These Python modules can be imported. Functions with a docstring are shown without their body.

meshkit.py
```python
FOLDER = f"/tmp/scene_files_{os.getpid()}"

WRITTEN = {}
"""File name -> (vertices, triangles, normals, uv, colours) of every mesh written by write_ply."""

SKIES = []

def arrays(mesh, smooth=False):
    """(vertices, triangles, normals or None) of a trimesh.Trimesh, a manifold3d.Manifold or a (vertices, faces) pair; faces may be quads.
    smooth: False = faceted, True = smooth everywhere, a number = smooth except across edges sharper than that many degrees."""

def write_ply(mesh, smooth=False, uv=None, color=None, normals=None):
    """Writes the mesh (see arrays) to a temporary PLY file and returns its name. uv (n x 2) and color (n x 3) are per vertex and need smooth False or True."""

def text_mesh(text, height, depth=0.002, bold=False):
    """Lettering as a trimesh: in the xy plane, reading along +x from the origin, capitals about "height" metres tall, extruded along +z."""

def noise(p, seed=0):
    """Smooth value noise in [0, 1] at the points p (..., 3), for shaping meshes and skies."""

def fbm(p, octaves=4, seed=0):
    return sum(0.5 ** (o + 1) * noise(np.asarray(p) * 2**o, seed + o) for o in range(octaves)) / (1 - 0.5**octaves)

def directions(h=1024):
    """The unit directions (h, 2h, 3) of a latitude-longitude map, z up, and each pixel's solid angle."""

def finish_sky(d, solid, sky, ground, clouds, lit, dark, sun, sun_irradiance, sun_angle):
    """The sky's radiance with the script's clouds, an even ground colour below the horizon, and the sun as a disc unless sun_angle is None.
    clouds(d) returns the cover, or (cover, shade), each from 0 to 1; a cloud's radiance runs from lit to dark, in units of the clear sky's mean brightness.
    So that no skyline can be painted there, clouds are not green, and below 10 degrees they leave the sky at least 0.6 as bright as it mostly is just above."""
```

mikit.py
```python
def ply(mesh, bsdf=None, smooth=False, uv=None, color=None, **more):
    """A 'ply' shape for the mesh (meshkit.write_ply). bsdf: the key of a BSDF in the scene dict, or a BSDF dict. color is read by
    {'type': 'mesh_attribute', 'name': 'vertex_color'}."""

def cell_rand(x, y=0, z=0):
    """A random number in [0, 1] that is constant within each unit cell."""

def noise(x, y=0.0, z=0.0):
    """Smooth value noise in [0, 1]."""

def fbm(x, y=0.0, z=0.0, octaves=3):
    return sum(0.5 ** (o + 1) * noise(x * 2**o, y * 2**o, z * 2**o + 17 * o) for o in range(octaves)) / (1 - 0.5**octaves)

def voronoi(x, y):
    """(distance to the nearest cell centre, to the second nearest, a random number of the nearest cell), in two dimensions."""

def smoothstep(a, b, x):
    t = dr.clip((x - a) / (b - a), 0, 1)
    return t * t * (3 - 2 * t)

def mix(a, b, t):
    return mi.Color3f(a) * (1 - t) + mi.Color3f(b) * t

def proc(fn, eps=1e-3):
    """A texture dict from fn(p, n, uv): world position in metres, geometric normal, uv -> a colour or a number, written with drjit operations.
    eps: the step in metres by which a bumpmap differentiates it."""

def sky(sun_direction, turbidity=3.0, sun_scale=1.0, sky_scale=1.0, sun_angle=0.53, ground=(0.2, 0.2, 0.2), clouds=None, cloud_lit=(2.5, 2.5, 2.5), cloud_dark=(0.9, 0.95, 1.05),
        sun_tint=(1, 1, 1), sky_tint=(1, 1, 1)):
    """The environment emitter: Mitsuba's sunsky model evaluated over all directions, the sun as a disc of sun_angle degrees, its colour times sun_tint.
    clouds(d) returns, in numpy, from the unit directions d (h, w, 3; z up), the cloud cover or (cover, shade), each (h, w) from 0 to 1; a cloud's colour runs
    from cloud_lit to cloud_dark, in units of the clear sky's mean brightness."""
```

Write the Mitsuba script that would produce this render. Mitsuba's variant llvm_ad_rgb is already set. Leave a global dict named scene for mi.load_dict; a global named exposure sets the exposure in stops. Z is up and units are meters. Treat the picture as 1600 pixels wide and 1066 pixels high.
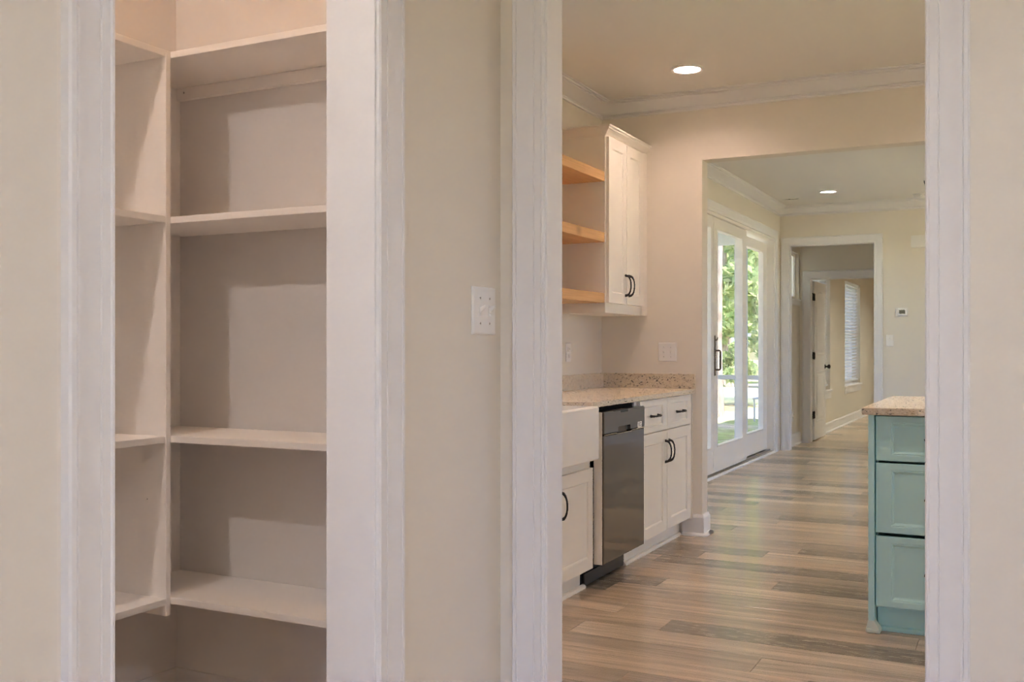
import math, random
import numpy as np
import trimesh
import drjit as dr
import mitsuba as mi
import mikit
from mikit import noise, fbm, voronoi, cell_rand, smoothstep, mix
from shapely.geometry import Polygon, box as rect

T = mi.ScalarTransform4f
scene, labels = {}, {}
rng = random.Random(7)

# ------------------------------------------------------------------ camera, sky, exposure, lamp levels
exposure = 4.0
YAW, FOCAL, EYE = math.atan(797.0 / 1572.0), 1572.0, 1.165
fwd = [-math.sin(YAW), math.cos(YAW), 0.0]
scene['camera'] = {
    'type': 'perspective', 'fov': math.degrees(2 * math.atan(800.0 / FOCAL)), 'fov_axis': 'x',
    'near_clip': 0.02, 'far_clip': 500.0,
    'principal_point_offset_y': -8.0 / 1066.0,
    'to_world': T().look_at(origin=[0, 0, EYE], target=[fwd[0], fwd[1], EYE], up=[0, 0, 1]),
}
SUN = (0.55, -0.18, 0.82)


def cloud_cover(d):
    import meshkit
    return 0.55 * np.clip(meshkit.fbm(d * 3.0, 4, 3) * 2.4 - 0.7, 0, 1)


scene['sky'] = mikit.sky(SUN, turbidity=3.5, sky_scale=0.60, sun_scale=0.74, ground=(0.25, 0.27, 0.17), clouds=cloud_cover, sky_tint=(0.68, 1.0, 1.6), sun_tint=(0.96, 1.0, 1.08))

LAMP_KITCHEN = (11.38, 8.31, 7.25)
LAMP_PANTRY = (47.50, 44.12, 43.12)
LAMP_PANTRY2 = (6.56, 3.12, 0.88)
LAMP_HALL = (36.88, 37.50, 41.88)
LAMP_LIVING = (7.00, 7.75, 7.00)
LAMP_BEDROOM = (65.00, 63.75, 53.12)

# ------------------------------------------------------------------ materials
def diff(c):
    return {'type': 'twosided', 'bsdf': {'type': 'diffuse', 'reflectance': {'type': 'rgb', 'value': list(c)}}}


def paint(c, rough=0.45, spec=0.5, metal=0.0, coat=0.0):
    base = c if isinstance(c, dict) else {'type': 'rgb', 'value': list(c)}
    return {'type': 'twosided', 'bsdf': {'type': 'principled', 'base_color': base, 'roughness': rough, 'specular': spec, 'metallic': metal, 'clearcoat': coat}}


scene['mat_wall'] = diff((0.76, 0.705, 0.62))
scene['mat_pantry'] = diff((0.70, 0.675, 0.66))
scene['mat_ceiling'] = diff((0.80, 0.78, 0.735))
scene['mat_trim'] = paint((0.755, 0.735, 0.73), 0.5, 0.4)
scene['mat_shelf'] = paint((0.80, 0.77, 0.745), 0.55, 0.3)
scene['mat_cabinet'] = paint((0.79, 0.74, 0.66), 0.38, 0.45)
scene['mat_dark_gap'] = diff((0.02, 0.018, 0.016))
scene['mat_black'] = paint((0.012, 0.010, 0.010), 0.38, 0.5)
scene['mat_bronze'] = paint((0.10, 0.075, 0.055), 0.35, 0.5)
scene['mat_plastic'] = paint((0.80, 0.775, 0.745), 0.35, 0.45)
scene['mat_grey_print'] = diff((0.30, 0.28, 0.26))
scene['mat_ceramic'] = paint((0.82, 0.775, 0.70), 0.12, 0.5, 0.0, 0.5)
scene['mat_lcd'] = paint((0.16, 0.16, 0.13), 0.2, 0.5)
scene['mat_teal'] = paint((0.48, 0.75, 0.74), 0.4, 0.4)
scene['mat_bare_edge'] = paint((0.60, 0.66, 0.56), 0.5, 0.4)
scene['mat_vinyl'] = paint((0.80, 0.76, 0.72), 0.35, 0.45)
scene['mat_aluminium'] = paint((0.42, 0.38, 0.34), 0.35, 0.5, 0.6)
scene['mat_glass'] = {'type': 'thindielectric', 'int_ior': 1.5, 'ext_ior': 1.0}
scene['mat_porch_white'] = paint((0.72, 0.76, 0.80), 0.5, 0.4)
scene['mat_concrete'] = diff((0.45, 0.43, 0.40))
scene['mat_blind'] = {'type': 'principledthin', 'base_color': {'type': 'rgb', 'value': [0.90, 0.90, 0.90]}, 'roughness': 0.5, 'diff_trans': 0.9}
scene['mat_frosted'] = {'type': 'principledthin', 'base_color': {'type': 'rgb', 'value': [0.9, 0.92, 0.9]}, 'roughness': 0.5, 'diff_trans': 1.7}
scene['mat_screen'] = paint((0.05, 0.05, 0.055), 0.5, 0.4)
scene['mat_tank'] = paint((0.58, 0.63, 0.70), 0.4, 0.4)
scene['mat_pale_metal'] = paint((0.50, 0.53, 0.57), 0.4, 0.5)
scene['mat_siding'] = diff((0.66, 0.66, 0.64))
scene['mat_roof'] = diff((0.16, 0.15, 0.14))


def steel_wave(p, n, uv):
    return 0.5 + 1.2 * (noise(p.y * 6.0, p.z * 9.0, 3.0) - 0.5) + 0.28 * (noise(p.y * 3.5, p.z * 42.0, 9.0) - 0.5)


scene['mat_steel'] = {'type': 'twosided', 'bsdf': {'type': 'bumpmap', 'arbitrary': mikit.proc(steel_wave, 2e-3), 'scale': 0.0010,
                      'bsdf': {'type': 'principled', 'base_color': {'type': 'rgb', 'value': [0.165, 0.150, 0.142]}, 'metallic': 1.0, 'roughness': 0.06, 'specular': 0.5}}}
scene['mat_steel_edge'] = paint((0.55, 0.50, 0.44), 0.25, 0.5, 1.0)


def wood_floor(p, n, uv):
    """Plank tone from uv.x, plank seed from uv.y, grain along world x."""
    t, s = uv.x, uv.y * 57.0
    light, mid, dark, pale = (0.47, 0.355, 0.252), (0.37, 0.288, 0.212), (0.215, 0.170, 0.124), (0.57, 0.465, 0.355)
    base = mix(dark, mid, smoothstep(0.08, 0.34, t))
    base = mix(base, light, smoothstep(0.42, 0.72, t))
    base = mix(base, pale, smoothstep(0.82, 1.0, t))
    wob = noise(p.x * 1.7 + s, p.y * 5.0 + s) * 0.09
    band = fbm(p.x * 0.9 + s, (p.y + wob) * 34.0 + s * 3.0, 1.0, 3)
    fine = noise(p.x * 9.0 + s * 2.0, (p.y + wob * 0.3) * 330.0, 4.0)
    fibre = noise(p.x * 22.0 + s, p.y * 150.0 + s, 8.0)
    shade = 0.56 + 0.74 * band + 0.34 * (fine - 0.5)
    streak = smoothstep(0.66, 0.86, fibre) * smoothstep(0.45, 0.10, t)
    c = base * shade
    return mix(c, (0.62, 0.52, 0.40), 0.38 * streak)


def wood_far(p, n, uv):
    row = dr.floor(p.y / 0.18)
    col = dr.floor(p.x / 1.22 + cell_rand(row, 3.0) * 7.0)
    return wood_floor(p, n, mi.Point2f(cell_rand(row, col, 5.0), cell_rand(row, col, 9.0)))


def floor_rough(p, n, uv):
    return 0.15 + 0.08 * noise(p.x * 3.0, p.y * 60.0)


scene['mat_plank'] = paint(mikit.proc(wood_floor), mikit.proc(floor_rough), 0.5)
scene['mat_floor_far'] = paint(mikit.proc(wood_far), mikit.proc(floor_rough), 0.5)


def oak(p, n, uv):
    g = fbm(p.y * 1.6, p.x * 22.0 + p.z * 3.0, p.z * 26.0, 3)
    f = noise(p.y * 7.0, p.x * 120.0, p.z * 160.0)
    knot = smoothstep(0.045, 0.0, dr.sqrt(dr.square((p.y - 4.98) * 0.8) + dr.square(p.z - 1.789)))
    c = mix((0.52, 0.265, 0.10), (0.70, 0.42, 0.19), g) * (0.9 + 0.2 * f)
    return mix(c, (0.33, 0.15, 0.06), 0.7 * knot)


scene['mat_oak'] = paint(mikit.proc(oak), 0.4, 0.45)


def quartz(p, n, uv):
    big = noise(p.x * 130.0, p.y * 130.0, p.z * 130.0)
    mid = noise(p.x * 210.0 + 9.0, p.y * 210.0, p.z * 210.0 + 4.0)
    fin = noise(p.x * 420.0, p.y * 420.0 + 3.0, p.z * 420.0)
    hue = noise(p.x * 60.0, p.y * 60.0 + 5.0, p.z * 60.0)
    c = mix((0.60, 0.49, 0.355), (0.70, 0.60, 0.45), hue)
    c = mix(c, (0.82, 0.75, 0.62), smoothstep(0.64, 0.76, fin))
    c = mix(c, (0.38, 0.28, 0.17), smoothstep(0.70, 0.80, mid))
    return mix(c, (0.055, 0.042, 0.035), smoothstep(0.765, 0.82, big))


scene['mat_quartz'] = paint(mikit.proc(quartz), 0.04, 0.5)


def lawn(p, n, uv):
    a = fbm(p.x * 0.55 + 3.7, p.y * 0.40 + 1.3, 5.0, 3)
    b = noise(p.x * 9.0, p.y * 6.0)
    c = mix((0.68, 0.62, 0.54), (0.42, 0.52, 0.22), smoothstep(0.45, 0.62, a))
    return c * (0.8 + 0.4 * b)


def bark(p, n, uv):
    v = noise(p.x * 30.0, p.y * 30.0, p.z * 5.0)
    return mix((0.30, 0.25, 0.22), (0.62, 0.57, 0.54), v)


def leaf(p, n, uv):
    return mix(mix((0.30, 0.47, 0.24), (0.55, 0.68, 0.38), smoothstep(0.0, 0.6, uv.x)), (0.80, 0.85, 0.60), smoothstep(0.6, 1.0, uv.x))


scene['mat_lawn'] = diff((1, 1, 1))
scene['mat_lawn']['bsdf']['reflectance'] = mikit.proc(lawn)
scene['mat_bark'] = diff((1, 1, 1))
scene['mat_bark']['bsdf']['reflectance'] = mikit.proc(bark)
scene['mat_leaf'] = {'type': 'principledthin', 'base_color': mikit.proc(leaf), 'roughness': 0.55, 'specular' if False else 'spec_trans': 0.0, 'diff_trans': 0.9}

# ------------------------------------------------------------------ mesh helpers
def mesh(v, f):
    return trimesh.Trimesh(np.asarray(v, float), np.asarray(f, int), process=False)


def joined(parts):
    return trimesh.util.concatenate(parts)


def outward(m):
    if m.volume < 0:
        m.invert()
    return m


def _box_points(x0, x1, y0, y1, z0, z1, b):
    out = []
    for sx in (0, 1):
        for sy in (0, 1):
            for sz in (0, 1):
                X, Y, Z = (x0, x1)[sx], (y0, y1)[sy], (z0, z1)[sz]
                ix, iy, iz = (b, -b)[sx], (b, -b)[sy], (b, -b)[sz]
                out += [(X, Y + iy, Z + iz), (X + ix, Y, Z + iz), (X + ix, Y + iy, Z)]
    return np.array(out, float)


_hull = trimesh.convex.convex_hull(_box_points(0, 1, 0, 1, 0, 1, 0.2))
_ref = _box_points(0, 1, 0, 1, 0, 1, 0.2)
_map = [int(np.argmin(np.linalg.norm(_ref - v, axis=1))) for v in _hull.vertices]
BOX_FACES = np.array([[_map[i] for i in f] for f in _hull.faces])


def bx(x0, x1, y0, y1, z0, z1, b=0.0015):
    """A box with chamfered edges."""
    x0, x1, y0, y1, z0, z1 = min(x0, x1), max(x0, x1), min(y0, y1), max(y0, y1), min(z0, z1), max(z0, z1)
    b = min(b, 0.45 * min(x1 - x0, y1 - y0, z1 - z0))
    return mesh(_box_points(x0, x1, y0, y1, z0, z1, b), BOX_FACES)


def placed(m, o, A, B, C):
    """Local (a, b, c) -> o + a A + b B + c C."""
    v = np.asarray(m.vertices)
    o, A, B, C = (np.asarray(q, float) for q in (o, A, B, C))
    return outward(mesh(o + v[:, :1] * A + v[:, 1:2] * B + v[:, 2:3] * C, m.faces))


X, Y, Z = np.array([1.0, 0, 0]), np.array([0, 1.0, 0]), np.array([0, 0, 1.0])


def slab(poly, o, A, B, C, depth):
    m = trimesh.creation.extrude_polygon(poly, depth, engine='earcut')
    return placed(m, o, A, B, C)


def wall_x(x0, x1, y0, y1, holes=(), z0=0.0, z1=2.72):
    """A wall that runs along y, between the faces x0 and x1; holes (y0, y1, z0, z1)."""
    p = rect(y0, z0, y1, z1)
    for h in holes:
        p = p.difference(rect(h[0], h[2], h[1], h[3]))
    return slab(p, [min(x0, x1), 0, 0], Y, Z, X, abs(x1 - x0))


def wall_y(y0, y1, x0, x1, holes=(), z0=0.0, z1=2.72):
    p = rect(x0, z0, x1, z1)
    for h in holes:
        p = p.difference(rect(h[0], h[2], h[1], h[3]))
    return slab(p, [0, min(y0, y1), 0], X, Z, Y, abs(y1 - y0))


def molding(profile, path):
    """The closed profile (s, t) swept along the open path in a plane with mitred corners: s to the left of the path, t out of the plane."""
    pr, pa = np.asarray(profile, float), np.asarray(path, float)
    d = np.diff(pa, axis=0)
    d /= np.linalg.norm(d, axis=1, keepdims=True)
    left = np.stack([-d[:, 1], d[:, 0]], 1)
    rings = []
    for i in range(len(pa)):
        if i == 0:
            off = left[0]
        elif i == len(pa) - 1:
            off = left[-1]
        else:
            off = (left[i - 1] + left[i]) / (1 + left[i - 1] @ left[i])
        rings.append(np.column_stack([pa[i] + pr[:, :1] * off, pr[:, 1]]))
    n = len(pr)
    v = np.vstack(rings)
    f = []
    for i in range(len(pa) - 1):
        for k in range(n):
            a, b = i * n + k, i * n + (k + 1) % n
            f += [(a, b, b + n), (a, b + n, a + n)]
    caps = []
    tv, tf = trimesh.creation.triangulate_polygon(Polygon(pr), engine='earcut')
    for i, flip in ((0, True), (len(pa) - 1, False)):
        off = left[0] if i == 0 else left[-1]
        cv = np.column_stack([pa[i] + tv[:, :1] * off, tv[:, 1]])
        caps.append((cv, np.asarray(tf), flip))
    side = mesh(v, f)
    flipped = side.volume
    out = [side]
    for cv, cf, flip in caps:
        out.append(mesh(cv, cf))
    m = joined(out)
    trimesh.repair.fix_normals(m)
    return m


def flat_run(profile, path):
    """Molding with a path in the floor plane (x, y); profile (s, z)."""
    m = molding(profile, path)
    return orient(m)


def orient(m):
    m = trimesh.Trimesh(m.vertices, m.faces, process=True)
    m.merge_vertices()
    trimesh.repair.fix_normals(m)
    return outward(m)


def casing(o, U, N, u0, u1, top, width=0.083, base=0.0):
    """Door casing around an opening u0..u1 of a wall face with the normal N, in one mitred run."""
    k = width / 0.083
    pr = [(0, 0), (0, .0085), (.003, .0115), (.0065, .0115), (.009, .0095), (.024, .0105), (.0258, .0085), (.0276, .0108), (.036, .0112), (.047, .0122),
          (.057, .0142), (.064, .0168), (.0690, .0172), (.0705, .0152), (.0725, .0178), (.0795, .0178), (.083, .0145), (.083, 0)]
    m = molding([(s * k, t) for s, t in pr], [(u0, base), (u0, top), (u1, top), (u1, base)])
    v = np.asarray(m.vertices)
    o, U, N = (np.asarray(q, float) for q in (o, U, N))
    return orient(mesh(o + v[:, :1] * U + v[:, 1:2] * Z + v[:, 2:3] * N, m.faces))


BASE = [(0, 0), (.032, 0), (.032, .007), (.027, .015), (.018, .019), (.0145, .0195), (.0145, .108), (.0125, .117), (.008, .124), (.006, .133), (0, .133)]
BASE_PLAIN = [(0, 0), (.0145, 0), (.0145, .105), (.012, .112), (.006, .119), (0, .119)]
SHOE = [(0, 0), (.017, 0), (.017, .007), (.012, .015), (.004, .019), (0, .019)]
CROWN = [(0, -.104), (.013, -.104), (.016, -.100), (.016, -.095), (.009, -.0935), (.009, -.089), (.014, -.088), (.016, -.083), (.013, -.081), (.022, -.078), (.032, -.064), (.046, -.050), (.058, -.040),
         (.066, -.032), (.070, -.026), (.066, -.0245), (.067, -.0205), (.078, -.019), (.080, -.012), (.074, -.0105), (.075, -.007), (.086, -.006), (.086, 0), (0, 0)]


def lifted(profile, z):
    return [(s, t + z) for s, t in profile]


def panel(w, h, loops, back=True):
    """A rectangular front w x h built of nested rectangles (inset across, inset up, height)."""
    v, f = [], []
    for du, dv, t in loops:
        v += [(du, dv, t), (w - du, dv, t), (w - du, h - dv, t), (du, h - dv, t)]
    for i in range(len(loops) - 1):
        for k in range(4):
            a, b = 4 * i + k, 4 * i + (k + 1) % 4
            f += [(a, b, b + 4), (a, b + 4, a + 4)]
    e = 4 * (len(loops) - 1)
    f += [(e, e + 1, e + 2), (e, e + 2, e + 3)]
    if back:
        f += [(0, 2, 1), (0, 3, 2)]
    return mesh(v, f)


def shaker(w, h, t, rail, stile=None, depth=0.007, slope=0.008, round_=0.002):
    stile = rail if stile is None else stile
    return panel(w, h, [(0, 0, 0), (0, 0, t - round_), (round_, round_, t), (stile, rail, t), (stile + 0.002, rail + 0.002, t - 0.0025),
                        (stile + slope, rail + slope, t - depth)])


def tube(points, radii, sides=10, squash=None):
    p = np.asarray(points, float)
    r = np.broadcast_to(np.asarray(radii, float), (len(p),))
    t = np.gradient(p, axis=0)
    t /= np.linalg.norm(t, axis=1, keepdims=True)
    ref = np.array([0, 0, 1.0]) if abs(t[:, 2]).max() < 0.9 else (np.array([1.0, 0, 0]) if abs(t[:, 0]).max() < 0.9 else np.array([0, 1.0, 0]))
    a = np.cross(t, ref)
    a /= np.linalg.norm(a, axis=1, keepdims=True)
    b = np.cross(t, a)
    ang = np.arange(sides) * 2 * np.pi / sides
    v = (p[:, None] + r[:, None, None] * (np.cos(ang)[None, :, None] * a[:, None] + np.sin(ang)[None, :, None] * b[:, None])).reshape(-1, 3)
    f = []
    for i in range(len(p) - 1):
        for k in range(sides):
            q, s = i * sides + k, i * sides + (k + 1) % sides
            f += [(q, s, s + sides), (q, s + sides, q + sides)]
    v = np.vstack([v, p[:1], p[-1:]])
    e, m0 = len(p) * sides, (len(p) - 1) * sides
    for k in range(sides):
        f += [(e, (k + 1) % sides, k), (e + 1, m0 + k, m0 + (k + 1) % sides)]
    return outward(mesh(v, f))


def lathe(profile, n=40, at=(0, 0, 0)):
    m = trimesh.creation.revolve(np.asarray(profile, float), sections=n)
    m.apply_translation(at)
    return outward(m)


def disc(x, y, z, r, n=40, down=True):
    a = np.arange(n) * 2 * np.pi / n
    v = np.vstack([np.stack([x + r * np.cos(a), y + r * np.sin(a), a * 0 + z], 1), [[x, y, z]]])
    f = [((k + 1) % n, k, n) if down else (k, (k + 1) % n, n) for k in range(n)]
    return mesh(v, f)


# ------------------------------------------------------------------ naming helpers
def numbered(key):
    taken = lambda k: k in scene or k in labels or any(q.startswith(k + '__') for q in scene)
    if not taken(key):
        return key
    i = 1
    while taken(f'{key}_{i:03d}'):
        i += 1
    return f'{key}_{i:03d}'


def obj(name, m, mat, parent=None, smooth=False, label=None, uv=None, **more):
    key = numbered(f'{parent}__{name}' if parent else name)
    scene[key] = mikit.ply(m, mat, smooth=smooth, uv=uv, **more)
    if label:
        labels[key] = {'label': label}
    return key


def tag(key, label, category, group=None, kind=None):
    labels[key] = {'label': label, 'category': category}
    if group:
        labels[key]['group'] = group
    if kind:
        labels[key]['kind'] = kind
    return key


def thing(name, label, category, group=None, kind=None):
    return tag(numbered(name), label, category, group, kind)


def struct(name, m, mat, label, category, smooth=False):
    smooth = 38 if name.startswith('trim_') or name.startswith('baseboard') else smooth
    return tag(obj(name, m, mat, smooth=smooth), label, category, kind='structure')


# ================================================================== the setting
CEIL = 2.72
OUT = -2.60
Y_PANTRY, Y_NEAR0, Y_NEAR1 = 2.43, 2.205, 2.2936
YK0, YK1 = 6.03, 6.1455
YL0, YL1 = 11.42, 11.535
YB0, YB1 = 12.43, 12.55
X_PW = -1.15

fl = struct('floor', bx(OUT, 3.3, -3.3, 20.1, -0.25, -0.004, 0.001), 'mat_floor_far', 'wood plank floor in mixed tan and grey brown running through every room', 'floor')
from shapely.geometry import Point
RECESSED = [(-1.672, 5.468), (-1.64, 3.72), (0.05, 5.468), (0.05, 3.72), (1.72, 4.6), (-1.735, 10.44), (-1.735, 7.2), (0.6, 10.44), (0.6, 7.2), (2.2, 8.8),
            (0.35, 0.75), (0.25, -1.6), (-0.6, 14.2), (-0.6, 17.4)]
ceil_p = rect(OUT, -3.3, 3.3, 20.1)
for x, y in RECESSED:
    ceil_p = ceil_p.difference(Point(x, y).buffer(0.0755, 12))
ceil_m = slab(ceil_p, [0, 0, CEIL], X, Y, Z, 0.12)
struct('ceiling', ceil_m, 'mat_ceiling', 'flat painted ceiling over the kitchen and living room', 'ceiling')
struct('roof', bx(OUT - 0.4, 3.7, -3.8, 20.6, CEIL + 0.121, CEIL + 0.5, 0.01), 'mat_roof', 'dark roof above the house', 'roof')

# planks, one by one
PLANK_W = 0.18
pl_rng = random.Random(21)
TONES = [0.05, 0.12, 0.18, 0.24, 0.30, 0.45, 0.55, 0.62, 0.70, 0.78, 0.90]
row_y, n_plank = 2.33, 0
prev = 0.5
rows = []
while row_y < 19.0:
    rows.append(row_y)
    row_y += PLANK_W
for r, y0 in enumerate(rows):
    y1 = y0 + PLANK_W
    xl = -2.41 if y0 < YK0 else (-2.42 if y0 < YL0 else (-2.40 if y0 < YB0 else -2.35))
    xr = 0.9 if y0 < YK0 - 0.1 else (0.4 if y0 < YL0 - 0.1 else -0.75)
    x = xl - pl_rng.uniform(0.0, 1.0)
    while x < xr:
        L = pl_rng.choice([0.92, 1.22, 1.22, 1.52])
        a, b = max(x, xl + 0.002), x + L
        if b - a > 0.05:
            tone = pl_rng.choice(TONES)
            while abs(tone - prev) < 0.08:
                tone = pl_rng.choice(TONES)
            prev = tone
            m = bx(a + 0.0006, b - 0.0006, y0 + 0.0006, y1 - 0.0006, -0.0039, 0.0, 0.0012)
            obj('plank', m, 'mat_plank', fl, uv=np.tile([[tone, pl_rng.random()]], (len(m.vertices), 1)))
            n_plank += 1
        x = b

# outside walls on the left, one per room
struct('wall_pantry_left', wall_x(OUT, -2.46, -3.3, 2.50), 'mat_pantry', 'pantry wall behind the left run of shelves', 'wall')
SINK_WIN = (3.30, 4.52, 1.10, 2.12)
struct('wall_kitchen_left', wall_x(OUT, -2.41, 2.50, YK0 + 0.05, [SINK_WIN]), 'mat_wall', 'cream kitchen wall behind the sink and the oak shelves', 'wall')
SLIDE = (6.42, 11.14, 0.0, 2.345)
struct('wall_living_left', wall_x(OUT, -2.42, YK0 + 0.05, YL0 + 0.05, [SLIDE]), 'mat_wall', 'cream living room wall around the sliding glass doors', 'wall')
HALLWIN = (11.83, 12.37, 1.725, 2.275)
struct('wall_hall_left', wall_x(OUT, -2.40, YL0 + 0.05, YB0 + 0.05, [HALLWIN]), 'mat_wall', 'cream hall wall under the small high window', 'wall')
W1, W2 = (12.70, 14.29, 0.57, 2.155), (15.573, 17.163, 0.57, 2.155)
struct('wall_bedroom_left', wall_x(OUT, -2.35, YB0 + 0.05, 20.1, [W1, W2]), 'mat_wall', 'cream bedroom wall with two windows under blinds', 'wall')

# partitions
struct('wall_pantry_front', wall_x(-1.267, X_PW, -3.0, Y_NEAR0 + 0.02, [(0.995, 1.682, 0.0, 2.09)]), 'mat_wall', 'cream wall with the light switch, between the pantry opening and the kitchen opening', 'wall')
struct('wall_pantry_back', wall_y(Y_PANTRY, 2.53, -2.60, -1.267), 'mat_pantry', 'pantry wall behind the long shelves', 'wall')
struct('wall_pantry_side', wall_y(Y_NEAR1, Y_PANTRY + 0.02, -1.30, -1.267 + 0.03), 'mat_wall', 'short wall closing the pantry beside the kitchen opening', 'wall')
struct('wall_pantry_end', wall_y(-1.10, -1.0, -2.60, -1.267), 'mat_pantry', 'end wall of the pantry', 'wall')
struct('wall_near', wall_y(Y_NEAR0, Y_NEAR1, -1.30, 3.3, [(-1.0405, -0.1525, 0.0, 2.10)]), 'mat_wall', 'cream wall around the kitchen opening', 'wall')
struct('wall_kitchen_far', wall_y(YK0, YK1, -2.50, 3.3, [(-1.75, 2.20, 0.0, 2.307)]), 'mat_wall', 'cream kitchen wall with the wide square opening to the living room', 'wall')
struct('wall_living_far', wall_y(YL0, YL1, -2.52, 3.3, [(-2.325, -1.4135, 0.0, 2.292)]), 'mat_wall', 'cream living room wall with the cased opening, the thermostat and a switch', 'wall')
struct('wall_bedroom_near', wall_y(YB0, YB1, -2.50, 3.3, [(-2.29, -1.44, 0.0, 1.985)]), 'mat_wall', 'shaded hall wall above the bedroom door', 'wall')
struct('wall_hall_right', wall_x(-0.75, -0.65, YL1, YB0), 'mat_wall', 'right wall of the short hall', 'wall')
struct('wall_bedroom_right', wall_x(1.5, 1.6, YB1, 20.0), 'mat_wall', 'right wall of the bedroom', 'wall')
struct('wall_bedroom_far', wall_y(19.9, 20.1, -2.6, 3.3), 'mat_wall', 'far wall of the bedroom', 'wall')
RIGHT_WIN = [(3.1, 5.1, 0.92, 2.25), (7.1, 10.3, 0.30, 2.30)]
struct('wall_right', wall_x(3.1, 3.3, Y_NEAR0, 20.1, RIGHT_WIN), 'mat_wall', 'right outside wall of the kitchen and living room', 'wall')
FRONT_WIN = (-1.05, 1.65, 0.25, 2.45)
struct('wall_front', wall_y(-3.3, -3.0, -2.6, 3.3, [FRONT_WIN]), 'mat_wall', 'front wall of the entry room behind the viewer', 'wall')
struct('wall_entry_right', wall_x(1.75, 1.85, -3.0, Y_NEAR0), 'mat_wall', 'right wall of the entry room', 'wall')

# jambs (door linings) and casings
jl = joined([bx(-1.269, X_PW + 0.001, 1.662, 1.682, 0, 2.09, .0015), bx(-1.269, X_PW + 0.001, 0.995, 1.013 + .005, 0, 2.09, .0015), bx(-1.269, X_PW + 0.001, 0.995, 1.682, 2.072, 2.09, .0015)])
struct('trim_1', jl, 'mat_trim', 'white lining of the pantry doorway', 'door jamb')
struct('trim_2', casing([X_PW, 0, 0], Y, X, 1.013, 1.667, 2.077), 'mat_trim', 'white moulded casing around the pantry doorway', 'door casing')
struct('trim_3', joined([bx(-1.0405, -1.0225, Y_NEAR0 - 0.001, Y_NEAR1 + 0.001, 0, 2.10, .0015), bx(-0.1705, -0.1525, Y_NEAR0 - 0.001, Y_NEAR1 + 0.001, 0, 2.10, .0015),
                         bx(-1.0405, -0.1525, Y_NEAR0 - 0.001, Y_NEAR1 + 0.001, 2.082, 2.10, .0015)]), 'mat_trim', 'white lining of the kitchen doorway', 'door jamb')
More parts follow.
